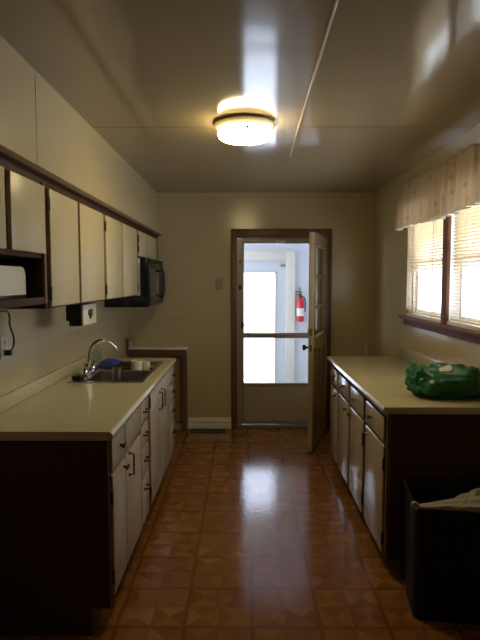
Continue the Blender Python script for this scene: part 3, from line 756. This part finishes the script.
skin([rr2(cx, cy, .45, .26, .035, .0), rr2(cx, cy, .455, .265, .04, .02), rr2(cx, cy, .472, .35, .045, BH-.03), rr2(cx, cy, .482, .362, .05, BH-.028), rr2(cx, cy, .482, .362, .05, BH),
      rr2(cx, cy, .466, .346, .042, BH), rr2(cx, cy, .456, .336, .04, BH-.03), rr2(cx, cy, .435, .25, .035, .02)]).build('bin_body', M_bin, t)
# liner: folded over the near rim, drawn up into gathers on the right
lb = MB(); bm = lb.bm; NU, NV = 60, 26; grid = []
for iu in range(NU+1):
    u = iu/NU; row = []
    for iv in range(NV+1):
        v = iv/NV
        wdt = .035+.30*u**1.1
        x = cx-.236+.475*u
        y = cy-.186+wdt*v
        fo = min(1., v/.12)
        z = BH-.028*(1-fo)*(.35+.65*noise.noise((x*9, 3, 1))**2)+.004
        if v < .12: y = cy-.184
        g = noise.noise((x*7+v*4, v*9-u*6, 4))+.6*noise.noise((x*22-v*9, v*20, 9))
        z += (.115*u**2.3*math.sin(PI*min(1, v*1.05))+.026*g*u+.007*u*math.sin(v*26+u*11+3*g))*fo-.09*max(0., v-.75)**1.2*4*(.3+u)
        row.append(bm.verts.new((x, y, z)))
    grid.append(row)
for iu in range(NU):
    for iv in range(NV): bm.faces.new((grid[iu][iv], grid[iu+1][iv], grid[iu+1][iv+1], grid[iu][iv+1]))
ln = lb.build('bin_liner', M_liner, t, sharp=1.5); ln['label'] = 'white plastic bin liner'
so = ln.modifiers.new('thickness', 'SOLIDIFY'); so.thickness = .0015
MB().lathe([(.0, -.012), (.012, -.01), (.016, 0), (.012, .012), (.0, .014)], (.789, 2.318, BH+.003), 14).tube([(.789+.014*math.cos(a), 2.302, BH+.006+.014*math.sin(a)) for a in [2*PI*i/10 for i in range(11)]], .005).build('liner_knot', M_liner, t)

t.location = (1.02, 2.468, 0); t.rotation_euler = (0, 0, math.radians(-7.5))

# ------------------------------------------------------------------ green bag
t = thing('shopping_bag', 'crumpled green plastic bag with a white tag on the right counter', 'bag', (1.11, 2.97, CT))
b = MB(); bm = b.bm
bmesh.ops.create_icosphere(bm, subdivisions=5, radius=1)
gx, gy = 1.108, 2.965
for v_ in bm.verts:
    p = v_.co.copy()
    sx = abs(p.x)**.6*(1 if p.x > 0 else -1); sy = abs(p.y)**.8*(1 if p.y > 0 else -1); sz = abs(p.z)**.75*(1 if p.z > 0 else -1)
    x, y, z = sx*.193, sy*.15, sz*.084
    th = math.atan2(p.z, p.y)
    fold = .010*math.sin(th*5+p.x*6+2*noise.noise(p*1.5))+.018*noise.noise(p*2.2+Vector((3, 1, 0)))+.010*noise.noise(p*5)+.004*noise.noise(p*11)
    nrm = Vector((p.x*.5, p.y, p.z)).normalized()
    q = Vector((x, y, z))+nrm*fold
    # the tied mouth: a raised ear at the left end
    ear = math.exp(-((q.x+.150)/.035)**2)*max(0., p.z)
    q.z += ear*.030
    waist = math.exp(-((q.x+.105)/.022)**2)*max(0., p.z)
    q.z -= waist*.016
    q.z += .012*max(0, p.x)*max(0, p.z)
    q.z = max(q.z, -.0825)
    v_.co = Vector((gx, gy, CT+.0835))+q
mn = min(v_.co.z for v_ in bm.verts)
bmesh.ops.translate(bm, vec=(0, 0, CT+.0008-mn), verts=bm.verts)
b.build('bag_body', M_green, t, sharp=1.2)
MB().tube([(.975, 2.83, .945), (.985, 2.835, .98), (1.0, 2.85, 1.02), (.995, 2.90, 1.06), (1.02, 2.93, 1.078), (1.06, 2.92, 1.075)], .0055, seg=8).build('bag_handle', M_green, t)
MB().box(1.055, 1.125, 2.892, 2.898, 1.048, 1.088, bev=.002, rot=Matrix.Rotation(-.35, 3, 'Y') @ Matrix.Rotation(-.9, 3, 'X'), piv=(1.09, 2.895, 1.068)).build('tag', M_label, t)

# ------------------------------------------------------------------ light
wd = bpy.data.worlds.new('overcast_sky'); bpy.context.scene.world = wd; wd.use_nodes = True
bg = wd.node_tree.nodes['Background']; bg.inputs['Color'].default_value = (.82, .88, 1.0, 1); bg.inputs['Strength'].default_value = 12.
def portal(name, loc, rot, sx, sy):
    l = bpy.data.lights.new(name, 'AREA'); l.shape = 'RECTANGLE'; l.size = sx; l.size_y = sy; l.cycles.is_portal = True
    o = bpy.data.objects.new(name, l); o.location = loc; o.rotation_euler = rot; C.objects.link(o)
portal('window_portal', (XR+.13, (WY0+WY1)/2, (WZ0+WZ1)/2), (0, PI/2, 0), WZ1-WZ0, WY1-WY0)
portal('porch_door_portal', (.025, PY+.105, .93), (-PI/2, 0, 0), 1.09, 1.86)

portal('porch_side_portal', (-1.61, 6.45, 1.4), (0, -PI/2, 0), 1.2, 1.2)

# ------------------------------------------------------------------ camera and view
cam = bpy.data.cameras.new('camera'); co = bpy.data.objects.new('camera', cam); C.objects.link(co)
f_px = 540.
cam.sensor_fit = 'VERTICAL'; cam.sensor_height = 24; cam.sensor_width = 18; cam.lens = f_px*24/640
cam.clip_start = .05
co.location = (0, 0, 1.55); co.rotation_euler = (PI/2-math.atan(40/f_px), 0, math.atan(3.5/f_px))
sc = bpy.context.scene; sc.camera = co
sc.view_settings.view_transform = 'Standard'; sc.view_settings.look = 'None'; sc.view_settings.gamma = 1; sc.view_settings.use_curve_mapping = False
sc.view_settings.exposure = -.22
sc.cycles.use_denoising = True
sc.cycles.max_bounces = 10; sc.cycles.diffuse_bounces = 6; sc.cycles.transparent_max_bounces = 16
sc.cycles.sample_clamp_indirect = 8
for o in bpy.data.objects:
    if '_w' in o: del o['_w']
